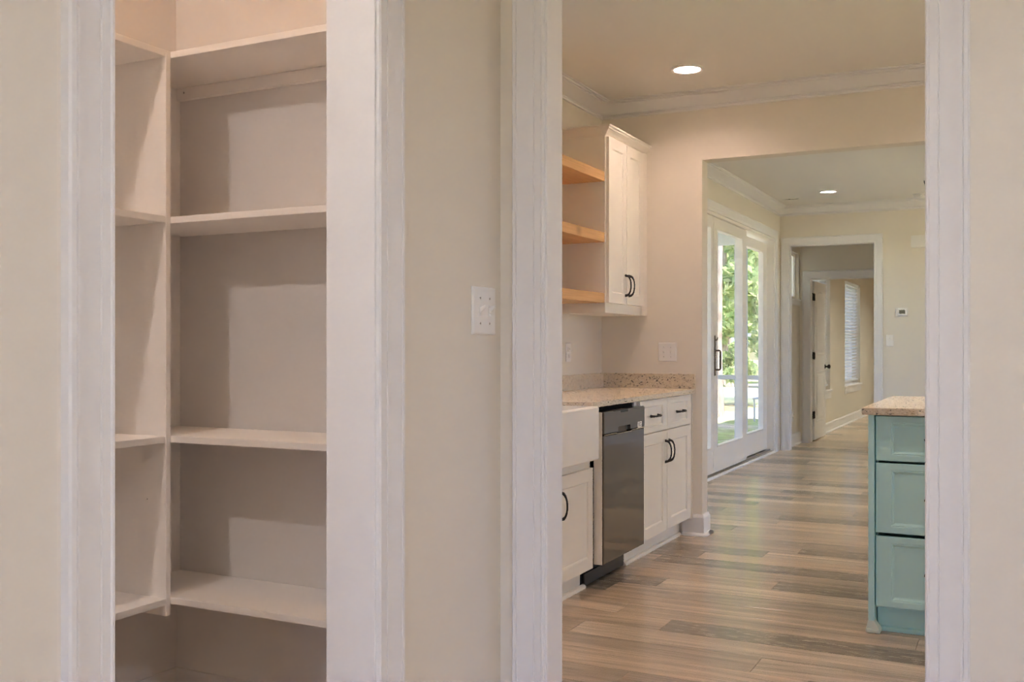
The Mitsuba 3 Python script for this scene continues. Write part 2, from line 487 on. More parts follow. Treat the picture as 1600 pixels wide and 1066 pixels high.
struct('trim_4', casing([0, Y_NEAR0, 0], X, -Y, -1.0275, -0.1755, 2.087), 'mat_trim', 'white moulded casing around the kitchen doorway', 'door casing')
struct('trim_5', casing([0, Y_NEAR1, 0], X, Y, -1.0325, -0.1605, 2.092), 'mat_trim', 'white casing on the kitchen side of the kitchen doorway', 'door casing')
struct('trim_6', casing([0, YL0, 0], X, -Y, -2.320, -1.4187, 2.287, 0.088), 'mat_trim', 'white casing of the opening from the living room to the hall', 'door casing')
struct('trim_7', joined([bx(-2.335, -2.315, YL0 - .001, YL1 + .001, 0, 2.292, .001), bx(-1.4235, -1.4035, YL0 - .001, YL1 + .001, 0, 2.292, .001), bx(-2.335, -1.4035, YL0 - .001, YL1 + .001, 2.28, 2.30, .001)]),
       'mat_trim', 'white lining of the opening to the hall', 'door jamb')
struct('trim_8', casing([0, YB0, 0], X, -Y, -2.272, -1.46, 1.975, 0.094), 'mat_trim', 'white casing of the bedroom doorway', 'door casing')
struct('trim_9', joined([bx(-2.292, -2.272, YB0 - .001, YB1 + .001, 0, 1.985, .001), bx(-1.46, -1.44, YB0 - .001, YB1 + .001, 0, 1.985, .001), bx(-2.292, -1.44, YB0 - .001, YB1 + .001, 1.968, 1.99, .001)]),
       'mat_trim', 'white lining of the bedroom doorway', 'door jamb')
struct('trim_10', casing([-2.42, 0, 0], Y, X, SLIDE[0] - .004, SLIDE[1] + .004, 2.345, 0.09), 'mat_trim', 'white casing around the sliding glass doors', 'door casing')

# crown mouldings
struct('trim_11', flat_run(lifted(CROWN, CEIL), [(3.1, YK0), (-2.41, YK0), (-2.41, 2.53)][::1]), 'mat_trim', 'white crown moulding around the kitchen ceiling', 'crown moulding')
struct('trim_12', flat_run(lifted(CROWN, CEIL), [(3.1, YL0), (-2.42, YL0), (-2.42, YK1)]), 'mat_trim', 'white crown moulding around the living room ceiling', 'crown moulding')

# baseboards
struct('baseboard_kitchen', flat_run(BASE, [(-2.42, YK1), (-1.75, YK1), (-1.75, YK0), (-1.872, YK0)][::-1][::-1]), 'mat_trim', 'white baseboard wrapped around the end of the kitchen wall', 'baseboard')
struct('baseboard_hall', flat_run(BASE, [(-2.40, YB0), (-2.40, YL1)]), 'mat_trim', 'white baseboard in the hall below the high window', 'baseboard')
struct('baseboard_bedroom', flat_run(BASE, [(-2.35, 19.9), (-2.35, YB1)]), 'mat_trim', 'white baseboard along the bedroom window wall', 'baseboard')
struct('baseboard_living', flat_run(BASE, [(3.1, YL0), (-1.33, YL0)]), 'mat_trim', 'white baseboard below the thermostat', 'baseboard')
struct('baseboard_pantry', flat_run(BASE_PLAIN, [(-1.267, Y_PANTRY), (-2.46, Y_PANTRY), (-2.46, -1.0)]), 'mat_pantry', 'painted baseboard at the bottom of the pantry', 'baseboard')
struct('baseboard_near', flat_run(BASE, [(X_PW, Y_NEAR0 - 0.0), (X_PW, 1.75)]), 'mat_trim', 'white baseboard under the double light switch', 'baseboard')

# ================================================================== lamps
def ceiling_light(x, y, level, label, group, name='ceiling_light', r=0.073, dome=False):
    t = thing(name, label, 'ceiling light', group)
    obj('trim_ring', lathe([(r - .001, -.0035), (r + .002, -.009), (r + .010, -.0115), (r + .017, -.0085), (r + .020, 0), (r + .004, 0), (r - .001, -.0015)], 48, (x, y, CEIL)), 'mat_plastic', t, smooth=40)
    if dome:
        lens = lathe([(r * math.sin(a), -.003 - r * .9 * math.cos(a)) for a in np.linspace(0, np.pi / 2, 9)], 32, (x, y, CEIL))
        if lens.face_normals[:, 2].mean() > 0:
            lens.invert()
    else:
        lens = disc(x, y, CEIL + .046, r)
        obj('can', lathe([(r - .001, -.002), (r - .001, .046), (.001, .047), (.001, .049), (r + .002, .049), (r + .002, -.002)], 40, (x, y, CEIL)), 'mat_plastic', t, smooth=40)
    obj('lens', lens, 'mat_plastic', t, emitter={'type': 'area', 'radiance': {'type': 'rgb', 'value': list(level)}})
    return t


ceiling_light(-1.672, 5.468, LAMP_KITCHEN, 'lit round recessed ceiling light above the dishwasher end of the kitchen counter', 'recessed lights in the kitchen ceiling')
for q, (x, y) in enumerate([(-1.64, 3.72), (0.05, 5.468), (0.05, 3.72), (1.72, 4.6)]):
    ceiling_light(x, y, LAMP_KITCHEN, ['round ceiling light above the kitchen sink', 'round ceiling light at the far end of the teal island', 'round ceiling light at the near end of the teal island', 'round ceiling light at the right end of the kitchen'][q],
                  'recessed lights in the kitchen ceiling')
ceiling_light(-1.735, 10.44, LAMP_LIVING, 'lit round ceiling light in the living room, near the thermostat wall', 'recessed lights in the living room ceiling')
for q, (x, y) in enumerate([(-1.735, 7.2), (0.6, 10.44), (0.6, 7.2), (2.2, 8.8)]):
    ceiling_light(x, y, LAMP_LIVING, ['round ceiling light in front of the sliding doors', 'round ceiling light beyond the ceiling fan', 'round ceiling light before the ceiling fan', 'round ceiling light at the right of the living room'][q],
                  'recessed lights in the living room ceiling')
ceiling_light(-1.95, 0.20, LAMP_PANTRY, 'round ceiling light at the near end of the pantry', 'round lights in the pantry ceiling', r=0.045, dome=True)
ceiling_light(-1.93, 1.66, LAMP_PANTRY2, 'round ceiling light above the pantry shelves', 'round lights in the pantry ceiling', r=0.045, dome=True)
ceiling_light(0.35, 0.75, LAMP_HALL, 'round ceiling light in the entry room near the kitchen doorway', 'round lights in the entry ceiling')
ceiling_light(0.25, -1.6, LAMP_HALL, 'round ceiling light in the entry room near the front window', 'round lights in the entry ceiling')
ceiling_light(-0.6, 14.2, LAMP_BEDROOM, 'round ceiling light in the bedroom', 'round lights in the bedroom ceiling')
ceiling_light(-0.6, 17.4, LAMP_BEDROOM, 'round ceiling light at the far end of the bedroom', 'round lights in the bedroom ceiling')

# ================================================================== pantry shelves
sh = thing('pantry_shelving', 'white built-in corner shelving with four shelf levels inside the pantry', 'shelves')
XW, XP, YP0, YP1, TH = -2.46, -2.197, 2.131, 2.150, 0.0195
LEVELS = (1.998, 1.520, 0.886, 0.4185)
for z in LEVELS:
    obj('shelf', bx(XW + .0005, XP, -0.99, YP0, z, z + TH, .0012), 'mat_shelf', sh)
for z in LEVELS:
    obj('shelf', bx(-2.4405 if z < 1.9 else XW + .001, -1.269, YP1, Y_PANTRY - .0005, z, z + TH, .0012), 'mat_shelf', sh)
obj('upright', bx(XW + .0005, XP, YP0 + .0002, YP1 - .0002, 0.387, LEVELS[0] + TH, .0012), 'mat_shelf', sh)
obj('end_panel', bx(XW + .0005, -2.441, YP1, Y_PANTRY - .0005, 0.40, LEVELS[0], .0010), 'mat_shelf', sh)
cl = obj('cleat', bx(-2.440, -1.27, Y_PANTRY - .0195, Y_PANTRY - .0005, LEVELS[0] - .040, LEVELS[0] - .0005, .0025), 'mat_shelf', sh)
obj('screw', lathe([(0.0, 0.0), (.003, 0.0), (.0035, .0012), (0.0, .002)], 12), 'mat_grey_print', cl)
scene[sh + '__cleat__screw']['to_world'] = T().translate([-2.405, Y_PANTRY - .0195, LEVELS[0] - .018]).rotate([1, 0, 0], 90)
obj('cleat', bx(XW + .0005, XW + .0195, -0.9, YP0, LEVELS[0] - .040, LEVELS[0] - .0005, .0025), 'mat_shelf', sh)
# nail heads in the paint of the upright and of the back wall
nh = lathe([(0.0, 0.0), (.0022, 0.0), (.0018, .0008), (0.0, .001)], 10)
for (x, y, z) in [(-2.27, YP0 - .0002, 0.72), ]:
    k = obj('nail_head', nh, 'mat_grey_print', sh)
    scene[k]['to_world'] = T().translate([x, y, z]).rotate([1, 0, 0], 90)

# ================================================================== switches and outlets
def toggle_switch(o, U, N, gangs, w, h, label, name='light_switch', group=None, screws=True, decor=False):
    o, U, N = (np.asarray(q, float) for q in (o, U, N))
    t = thing(name, label, 'light switch' if 'switch' in name else 'outlet', group)
    p = panel(w, h, [(0, 0, 0), (0, 0, .0018), (.0025, .0025, .0046), (.006, .006, .0056), (.008, .008, .0058)])
    put = lambda m, c=(0, 0): placed(m, o + U * (c[0] - w / 2) + Z * (c[1] - h / 2) + N * 0.0003, U, Z, N)
    obj('plate', put(p), 'mat_plastic', t)
    for g in range(gangs):
        u = w / 2 + (g - (gangs - 1) / 2) * 0.046
        if decor:
            obj('rocker', placed(panel(.033, .066, [(0, 0, .005), (.001, .001, .0075), (.004, .004, .0082)], False), o + U * (u - w / 2 - .0165) + Z * (-.033) + N * .0003, U, Z, N), 'mat_plastic', t)
            continue
        obj('slot', placed(panel(.0105, .0245, [(0, 0, .0056), (.0008, .0008, .0064), (.0018, .0018, .0064)], False), o + U * (u - w / 2 - .00525) + Z * (-.01225) + N * .0003, U, Z, N), 'mat_plastic', t)
        lever = trimesh.convex.convex_hull(np.array([(a * .0040, b * .0062, .006) for a in (-1, 1) for b in (-1, 1)] + [(a * .0032, .011 + b * .0036, .0215) for a in (-1, 1) for b in (-1, 1)]))
        obj('toggle', placed(lever, o + U * (u - w / 2), U, Z, N), 'mat_plastic', t)
        if screws:
            for s in (-1, 1):
                sc = trimesh.creation.cylinder(radius=.0028, height=.0016, sections=14)
                obj('screw', placed(sc, o + U * (u - w / 2) + Z * (s * .030) + N * .0064, U, Z, N), 'mat_aluminium', t, label='small metal screw')
    return t


toggle_switch([X_PW, 1.15 * 1.838, 1.249], Y, X, 2, 0.115, 0.114, 'white double toggle switch plate on the cream wall beside the pantry opening')
scene_switch_y = 1.15 * 1.838
toggle_switch([-1.971, YK0, 1.128], X, -Y, 2, 0.118, 0.117, 'white double toggle switch plate above the kitchen backsplash')
toggle_switch([-1.262, YL0, 1.223], X, -Y, 1, 0.078, 0.124, 'white single switch plate below the thermostat')


def outlet(o, U, N, label, w=0.07, h=0.115):
    o, U, N = (np.asarray(q, float) for q in (o, U, N))
    t = thing('wall_outlet', label, 'outlet')
    obj('plate', placed(panel(w, h, [(0, 0, 0), (0, 0, .0018), (.0025, .0025, .0046), (.006, .006, .0056), (.008, .008, .0058)]), o - U * w / 2 - Z * h / 2 + N * .0003, U, Z, N), 'mat_plastic', t)
    for s in (-1, 1):
        f = obj('socket', placed(panel(.034, .028, [(0, 0, .005), (.001, .001, .007), (.004, .004, .0075)], False), o - U * .017 + Z * (s * .0195 - .014) + N * .0003, U, Z, N), 'mat_plastic', t)
        for q in (-1, 1):
            obj('slot', placed(bx(-.0012, .0012, -.004, .004, .0076, .0082, .0002), o + U * (q * .006) + Z * (s * .0195 + .002), U, Z, N), 'mat_dark_gap', f, label='dark socket slot')
    return t


outlet([-2.41, 5.49, 1.127], -Y, X, 'white wall outlet above the backsplash, left of the kitchen corner')
outlet([-2.40, 12.02, 0.343], -Y, X, 'white wall outlet low on the hall wall under the high window')

# ================================================================== kitchen
XF, XD = -1.829, -1.810          # face frame, door fronts
YS0, YS1 = 3.54, 4.425            # sink base
YD0, YD1 = 4.435, 5.025           # dishwasher
YC0, YC1 = 5.032, YK0             # drawer base
CT0, CT1 = 0.876, 0.901           # countertop


def arch_pull(o, L, N, length=0.128, rise=0.030, r=0.0042):
    """An arched pull along L, standing out along N, with flared feet."""
    o, L, N = (np.asarray(q, float) for q in (o, L, N))
    a = np.linspace(0, np.pi, 19)
    pts = [o - L * (length / 2 - .004) + N * 0.0, o - L * (length / 2 - .004) + N * .004] + [o + L * (-math.cos(t) * (length / 2 - .006)) + N * (0.006 + rise * math.sin(t) ** 0.85) for t in a] + \
          [o + L * (length / 2 - .004) + N * .004, o + L * (length / 2 - .004) + N * 0.0]
    rad = [r * 1.9, r * 1.9] + [r * (1.0 + 0.75 * abs(math.cos(t)) ** 4) for t in a] + [r * 1.9, r * 1.9]
    return tube(pts, rad, 10)


def front_y(y0, y1, z0, z1, x_back, t, rail, stile=None):
    """A panelled cabinet front that faces +x."""
    return placed(shaker(y1 - y0, z1 - z0, t, rail, stile), [x_back, y0, z0], Y, Z, X)


# sink base
c = thing('sink_cabinet', 'white base cabinet with panelled doors under the farmhouse sink', 'cabinet')
obj('body', joined([bx(-2.405, XF, YS0, YS1, 0.105, 0.634, .001)]), 'mat_cabinet', c)
obj('toe_kick', bx(-2.35, -1.889, YS0, YS1 + .02, 0.0, 0.105, .001), 'mat_cabinet', c)
obj('shoe_moulding', flat_run(SHOE, [(-1.889, YS0), (-1.889, YS1 + .055)][::-1]), 'mat_cabinet', c)
for y0, y1, hy in ((3.565, 3.985, 3.955), (3.995, 4.418, 4.035)):
    d = obj('door', front_y(y0, y1, 0.114, 0.590, XF + .0005, .0185, .058, .058), 'mat_cabinet', c)
    obj('handle', arch_pull([XD, hy, 0.462], Z, X), 'mat_black', d, True, label='black arched pull')

# sink
s = thing('farmhouse_sink', 'white farmhouse sink with a tall plain apron front', 'sink')
SX = -1.757
outer = bx(-2.322, SX, 3.609, 4.3655, 0.637, 0.884, .006)
import manifold3d as m3
def man(m):
    m = trimesh.Trimesh(m.vertices, m.faces, process=True)
    return m3.Manifold(m3.Mesh(np.asarray(m.vertices, np.float32), np.asarray(m.faces, np.uint32)))
def tri(M):
    q = M.to_mesh()
    return mesh(q.vert_properties[:, :3], q.tri_verts)
obj('basin', tri(man(outer) - man(bx(-2.30, SX - .028, 3.63, 4.345, 0.670, 1.0, .012))), 'mat_ceramic', s)
obj('drain', lathe([(0.0, 0.0), (.042, 0.0), (.045, .002), (.045, .004), (.030, .003), (0.0, .001)], 28, (-2.05, 3.99, 0.671)), 'mat_aluminium', s)

# dishwasher
d = thing('dishwasher', 'dark stainless dishwasher with a pocket handle between the sink and the white drawers', 'dishwasher')
XDW = -1.766
obj('body', bx(-2.38, -1.835, YD0 + .006, YD1 - .006, 0.11, 0.866, .002), 'mat_dark_gap', d)
door = placed(panel(YD1 - YD0 - .014, 0.612, [(0, 0, 0), (0, 0, .040), (.004, .003, .0445), (.010, .006, .0450)]), [XDW - .0450, YD0 + .004, 0.127], Y, Z, X)
dd = obj('door', door, 'mat_steel', d)
fas = man(bx(XDW - .050, XDW + .003, YD0 + .004, YD1 - .010, 0.744, 0.852, .004)) - man(bx(XDW - .020, XDW + .02, 4.628, 4.800, 0.735, 0.771, .006))
obj('control_panel', tri(fas), 'mat_steel', d)
obj('handle_pocket', bx(XDW - .030, XDW - .019, 4.622, 4.806, 0.738, 0.776, .002), 'mat_bronze', d, label='dark recessed pocket handle')
obj('handle_lip', tube([(XDW + .002, 4.445, .7415), (XDW + .002, 4.600, .7415), (XDW + .003, 4.622, .7365), (XDW + .003, 4.806, .7365), (XDW + .002, 4.828, .7415), (XDW + .002, 5.010, .7415)], .0024, 8), 'mat_steel_edge', d, True)
obj('display', bx(XDW - .010, XDW + .0036, 4.66, 4.765, 0.838, 0.8528, .001), 'mat_black', d, label='black display window')
obj('display', bx(XDW - .030, XDW + .0034, 4.565, 4.765, 0.8475, 0.8526, .001), 'mat_black', d, label='black control strip')
st = obj('label_sticker', bx(XDW + .003, XDW + .0036, 4.905, 4.968, 0.744, 0.776, .0002), 'mat_plastic', d, label='small white label with grey print')
for q in range(4):
    obj('print_line', bx(XDW + .0036, XDW + .0039, 4.914 + .004 * (q % 2), 4.958 - .006 * (q % 3), 0.750 + q * .0058, 0.7525 + q * .0058, .0001), 'mat_grey_print', st)
obj('door_side', bx(XDW - .049, XDW - .006, YD0 + .0022, YD0 + .0040, 0.128, 0.850, .0004), 'mat_cabinet', d, label='pale side edge of the door')
obj('kick_plate', joined([bx(-1.99, -1.895, YD0 + .02, YD1 - .002, 0.004, 0.112, .002), bx(-1.895, -1.882, YD0 + .05, YD1 - .002, 0.004, 0.068, .003)]), 'mat_black', d, label='black kick plate')

# drawer base
c = thing('drawer_cabinet', 'white base cabinet with two drawers over two doors at the kitchen corner', 'cabinet')
obj('body', joined([bx(-2.405, XF, YC0, YC1 - .001, 0.105, CT0 - .001, .001), bx(XF, XD - .004, 5.994, YC1 - .0005, 0.105, CT0 - .001, .001), bx(XF, XD + .003, 6.010, YC1 - .0005, 0.105, CT0 - .001, .002)]), 'mat_cabinet', c)
obj('toe_kick', bx(-2.35, -1.889, YC0, 6.014, 0.0, 0.105, .001), 'mat_cabinet', c)
obj('shoe_moulding', flat_run(SHOE, [(-1.889, YC0 - .005), (-1.889, 6.000)][::-1]), 'mat_cabinet', c)
for y0, y1 in ((5.075, 5.527), (5.534, 5.988)):
    q = obj('drawer', front_y(y0, y1, 0.691, 0.871, XF + .0005, .0185, .034, .072), 'mat_cabinet', c)
    obj('handle', arch_pull([XD, (y0 + y1) / 2 + .002, 0.781], Y, X), 'mat_black', q, True, label='black arched pull')
for y0, y1, hy in ((5.075, 5.527, 5.500), (5.534, 5.988, 5.561)):
    q = obj('door', front_y(y0, y1, 0.114, 0.685, XF + .0005, .0185, .060, .072), 'mat_cabinet', c)
    obj('handle', arch_pull([XD, hy, 0.567], Z, X), 'mat_black', q, True, label='black arched pull')

# countertop and splash
c = thing('kitchen_countertop', 'speckled tan quartz countertop along the left kitchen wall', 'countertop')
shape = rect(-2.408, 3.0, -1.790, YK0 - .002).difference(rect(-2.325, 3.605, -1.6, 4.368))
obj('slab', slab(shape, [0, 0, CT0], X, Y, Z, CT1 - CT0), 'mat_quartz', c)
obj('backsplash', bx(-2.409, -2.389, 3.0, YK0 - .022, CT1 - .0005, 0.993, .0015), 'mat_quartz', c)
obj('backsplash', bx(-2.409, -1.790, YK0 - .0215, YK0 - .0005, CT1 - .0005, 0.993, .0015), 'mat_quartz', c)

# wall cabinet
c = thing('wall_cabinet', 'white two-door wall cabinet with a crown above the kitchen corner', 'cabinet')
obj('body', joined([bx(-2.408, -2.119, 5.354, YK0 - .001, 1.355, 2.372, .0015), bx(-2.119, -2.104, 5.958, YK0 - .001, 1.355, 2.372, .0012)]), 'mat_cabinet', c)
for y0, y1, hy in ((5.366, 5.653, 5.630), (5.659, 5.946, 5.690)):
    q = obj('door', front_y(y0, y1, 1.412, 2.362, -2.1185, .0185, .060, .056), 'mat_cabinet', c)
    obj('handle', arch_pull([-2.100, hy, 1.524], Z, X), 'mat_black', q, True, label='black arched pull')
CCROWN = [(0, 0), (.004, 0), (.006, .006), (.013, .010), (.020, .020), (.030, .030), (.036, .034), (.038, .042), (.045, .046), (.045, .055), (0, .055)]
obj('crown', flat_run(lifted(CCROWN, 2.366), [(-2.408, 5.354), (-2.119, 5.354), (-2.119, YK0 - .001)][::-1]), 'mat_cabinet', c)

for z, w in ((2.104, 'top'), (1.757, 'middle'), (1.411, 'bottom')):
    k = obj('floating_shelf', bx(-2.409, -2.122, 4.60, 5.3535, z, z + .056, .0025), 'mat_oak')
    tag(k, f'thick oak floating shelf beside the white wall cabinet, {w} of three', 'shelf', 'oak shelves beside the wall cabinet')

# island
isl = thing('kitchen_island', 'teal kitchen island with panelled drawers standing on the plank floor', 'kitchen island')
IY = 4.315
obj('body', joined([bx(-0.534, 1.45, IY + .45, 5.30, 0.10, 0.886, .001), bx(-0.534, 1.45, IY + .022, IY + .46, 0.10, 0.105, .0005), bx(-0.534, 1.45, IY + .022, IY + .46, 0.8840, 0.8862, .0005),
                    bx(-0.534, -0.532, IY + .022, IY + .46, 0.10, 0.886, .0005)]), 'mat_teal', isl)
for x0 in (-0.5285, -0.0275, 0.4735, 0.9745):
    obj('divider', bx(x0, x0 + .004, IY + .030, IY + .46, 0.105, 0.884, .0005), 'mat_teal', isl)
obj('corner_post', bx(-0.558, -0.535, IY - .012, 5.305, 0.0, 0.886, .002), 'mat_teal', isl)
obj('toe_kick', bx(-0.53, 1.44, IY + .060, 5.2, 0.0, 0.10, .001), 'mat_teal', isl)
obj('shoe_moulding', flat_run(SHOE, [(-0.535, IY + .060), (1.44, IY + .060)][::-1]), 'mat_teal', isl)
obj('foot', tri(man(bx(-0.567, -0.511, IY - .024, IY + .040, 0.0, 0.022, .006)) + man(trimesh.convex.convex_hull(np.array(
    [(x, y, .020) for x in (-.565, -.515) for y in (IY - .021, IY + .035)] + [(x, y, .050) for x in (-.559, -.534) for y in (IY - .013, IY + .028)])))), 'mat_bare_edge', isl, label='pale worn foot of the post')
for x0, x1 in ((-0.530, -0.030), (-0.022, 0.478), (0.486, 0.986)):
    for z0, z1, zr in ((0.7005, 0.8815, .030), (0.4085, 0.6905, .032), (0.1085, 0.3945, .031)):
        w, h, t = x1 - x0, z1 - z0, .0195
        m = panel(w, h, [(0, 0, 0), (0, 0, t - .002), (.002, .002, t), (.058, zr - .006, t), (.060, zr - .004, t - .002), (.063, zr, t - .0015), (.068, zr + .007, t - .0065), (.072, zr + .011, t - .008)])
        q = obj('drawer', placed(m, [x0, IY + .0195, z0], X, Z, -Y), 'mat_teal', isl)
        obj('handle', arch_pull([(x0 + x1) / 2, IY, (z0 + z1) / 2], X, -Y), 'mat_black', q, True, label='black arched pull')
k = obj('island_countertop', joined([bx(-0.580, 1.50, IY - .035, 5.34, 0.8865, 0.9165, .003)]), 'mat_quartz')
tag(k, 'polished speckled tan countertop on the teal island', 'countertop')

# ================================================================== living room
d1 = thing('door_1', 'white sliding glass patio doors opening to the screened porch', 'sliding door', kind='structure')
fr = joined([bx(-2.58, -2.421, SLIDE[0], SLIDE[0] + .02, 0, 2.345, .002), bx(-2.58, -2.421, SLIDE[1] - .02, SLIDE[1], 0, 2.345, .002), bx(-2.58, -2.421, SLIDE[0], SLIDE[1], 2.318, 2.345, .002)])
obj('frame', fr, 'mat_vinyl', d1)
obj('track', joined([bx(-2.59, -2.425, SLIDE[0] + .02, SLIDE[1] - .02, 0.0, .022, .002), bx(-2.470, -2.462, SLIDE[0] + .02, SLIDE[1] - .02, 0.0, .036, .001), bx(-2.535, -2.527, SLIDE[0] + .02, SLIDE[1] - .02, 0.0, .036, .001)]), 'mat_aluminium', d1, label='metal door track')
obj('threshold', flat_run(SHOE, [(-2.425, SLIDE[0]), (-2.425, SLIDE[1])][::-1]), 'mat_trim', d1)


def slide_panel(x_in, y0, y1, ls, rs, top):
    xo, z0, z1 = x_in - .044, .040, top
    gz0, gz1 = .272, z1 - .105
    p = rect(y0, z0, y1, z1).difference(rect(y0 + ls, gz0, y1 - rs, gz1))
    m = slab(p, [xo, 0, 0], Y, Z, X, .044)
    q = obj('panel', m, 'mat_vinyl', d1)
    bead = molding([(0, 0), (.013, 0), (.013, .004), (.003, .009), (0, .009)], [(y0 + ls, gz0), (y0 + ls, gz1), (y1 - rs, gz1), (y1 - rs, gz0), (y0 + ls, gz0)])
    v = np.asarray(bead.vertices)
    bm = orient(mesh(np.column_stack([x_in + v[:, 2] - .001, v[:, 0], v[:, 1]]), bead.faces))
    obj('glazing_bead', bm, 'mat_vinyl', q)
    g = mesh([(x_in - .022, y0 + ls - .006, gz0 - .006), (x_in - .022, y1 - rs + .006, gz0 - .006), (x_in - .022, y1 - rs + .006, gz1 + .006), (x_in - .022, y0 + ls - .006, gz1 + .006)], [(0, 1, 2), (0, 2, 3)])
    obj('pane', g, 'mat_glass', q, label='clear glass pane')
    return q


slide_panel(-2.500, 6.445, 7.62, .20, .20, 2.285)
slide_panel(-2.440, 7.58, 8.762, .19, .108, 2.312)
pa = slide_panel(-2.440, 8.770, 9.963, .105, .195, 2.312)
slide_panel(-2.500, 9.93, 11.118, .19, .205, 2.285)
hp = [(-2.440, 8.80, 0.955), (-2.395, 8.80, 0.955), (-2.388, 8.80, 0.965), (-2.388, 8.80, 1.115), (-2.395, 8.80, 1.125), (-2.440, 8.80, 1.125)]
h = obj('handle', joined([tube(hp, .0085, 8)]), 'mat_bronze', pa, 30, label='bronze door pull')
obj('handle_plate', bx(-2.440, -2.434, 8.782, 8.822, 0.90, 1.26, .002), 'mat_bronze', pa, label='bronze plate behind the pull')
obj('thumb_latch', tube([(-2.436, 8.802, 1.215), (-2.418, 8.802, 1.222), (-2.412, 8.806, 1.245)], [.008, .006, .004], 8), 'mat_bronze', pa, True, label='bronze thumb latch')
obj('latch_catch', bx(-2.492, -2.441, 9.964, 9.975, 1.14, 1.25, .002), 'mat_bronze', pa, label='bronze catch on the edge')

t = thing('thermostat', 'white thermostat with a small grey screen on the living room wall', 'thermostat')
obj('plate', placed(panel(.125, .098, [(0, 0, 0), (0, 0, .006), (.002, .002, .008), (.010, .010, .008)]), [-1.205, YL0 - .0003, 1.475], X, Z, -Y), 'mat_plastic', t)
obj('body', placed(panel(.098, .080, [(0, 0, .007), (0, 0, .020), (.004, .004, .024), (.010, .010, .025)]), [-1.180, YL0, 1.486], X, Z, -Y), 'mat_plastic', t)
obj('screen', placed(panel(.062, .040, [(0, 0, .0245), (.001, .001, .0256), (.002, .002, .0256)], False), [-1.166, YL0, 1.508], X, Z, -Y), 'mat_lcd', t, label='grey screen')
t = thing('door_chime', 'white box with rounded corners high on the living room wall', 'door chime')
obj('cover', trimesh.convex.convex_hull(np.vstack([[(x + s * .0, y, z) for x, z in [(-1.046 + .012 - .012 * math.cos(a), 2.205 + .012 - .012 * math.sin(a)) for a in np.linspace(0, np.pi / 2, 5)] + [(-.84 - .012 + .012 * math.sin(a), 2.205 + .012 - .012 * math.cos(a)) for a in np.linspace(0, np.pi / 2, 5)]
    + [(-.84 - .012 + .012 * math.cos(a), 2.331 - .012 + .012 * math.sin(a)) for a in np.linspace(0, np.pi / 2, 5)] + [(-1.046 + .012 - .012 * math.sin(a), 2.331 - .012 + .012 * math.cos(a)) for a in np.linspace(0, np.pi / 2, 5)]] for y, s in ((YL0 - .001, 0), (YL0 - .05, 0))])),
    'mat_plastic', t, 40)
t = thing('smoke_detector', 'small white round smoke detector on the living room ceiling', 'smoke detector')
obj('base', lathe([(0, 0), (.070, 0), (.070, -.012), (.064, -.014), (0, -.014)], 36, (-0.93, 11.05, CEIL)), 'mat_plastic', t, 40)
obj('cover', lathe([(0, -.014), (.060, -.016), (.060, -.030), (.050, -.038), (.020, -.042), (0, -.042)], 36, (-0.93, 11.05, CEIL)), 'mat_plastic', t, 40)
t = thing('ceiling_vent', 'small slotted vent in the living room ceiling near the corner', 'vent')
obj('frame', tri(man(bx(-2.262, -2.085, 10.765, 10.845, CEIL - .006, CEIL + .002, .002)) - man(bx(-2.250, -2.097, 10.785, 10.825, CEIL - .02, CEIL + .02, .0005))), 'mat_ceiling', t)
obj('slot', bx(-2.250, -2.097, 10.785, 10.825, CEIL - .003, CEIL + .001, .0005), 'mat_dark_gap', t, label='dark slot')

t = thing('ceiling_fan', 'dark ceiling fan in the living room, one blade tip showing at the doorway edge', 'ceiling fan')
FX, FY = -0.035, 8.55
obj('rod', tube([(FX, FY, CEIL), (FX, FY, 2.50)], .012, 12), 'mat_black', t, True)
obj('canopy', lathe([(0, 0), (.065, 0), (.062, -.02), (.035, -.045), (0, -.05)], 28, (FX, FY, CEIL)), 'mat_black', t, 40)
obj('motor', lathe([(0, 2.53), (.06, 2.53), (.10, 2.50), (.105, 2.44), (.09, 2.40), (.04, 2.385), (0, 2.38)], 32, (FX, FY, 0)), 'mat_black', t, 40)
for k in range(5):
    a = math.pi + k * 2 * math.pi / 5
    bl = trimesh.convex.convex_hull(np.array([(.12, -.045, -.003), (.12, .045, .003), (.60, -.065, -.012), (.60, .065, .010), (.655, -.035, -.008), (.655, .035, .006)] + [(.12, -.045, .003), (.12, .045, .009), (.60, -.065, -.005), (.60, .065, .017), (.655, -.035, 0), (.655, .035, .013)]))
    obj('blade', placed(bl, [FX, FY, 2.452], [math.cos(a), math.sin(a), 0], [-math.sin(a), math.cos(a), 0], Z), 'mat_black', t)

# hall window
w = thing('window_1', 'small high frosted window on the hall wall', 'window', kind='structure')
def window_frame(yz, x_in, x_glass, name, rail=.035):
    y0, y1, z0, z1 = yz
    p = rect(y0, z0, y1, z1).difference(rect(y0 + rail, z0 + rail, y1 - rail, z1 - rail))
    return slab(p, [x_glass - .02, 0, 0], Y, Z, X, .04)
obj('frame', window_frame(HALLWIN, -2.40, -2.46, ''), 'mat_vinyl', w)
obj('pane', mesh([(-2.46, HALLWIN[0] + .03, HALLWIN[2] + .03), (-2.46, HALLWIN[1] - .03, HALLWIN[2] + .03), (-2.46, HALLWIN[1] - .03, HALLWIN[3] - .03), (-2.46, HALLWIN[0] + .03, HALLWIN[3] - .03)], [(0, 1, 2), (0, 2, 3)]), 'mat_frosted', w)
obj('sill', joined([bx(-2.45, -2.375, HALLWIN[0] - .05, HALLWIN[1] + .05, 1.705, 1.725, .003), bx(-2.40, -2.386, HALLWIN[0] - .03, HALLWIN[1] + .03, 1.650, 1.705, .002)]), 'mat_trim', w)

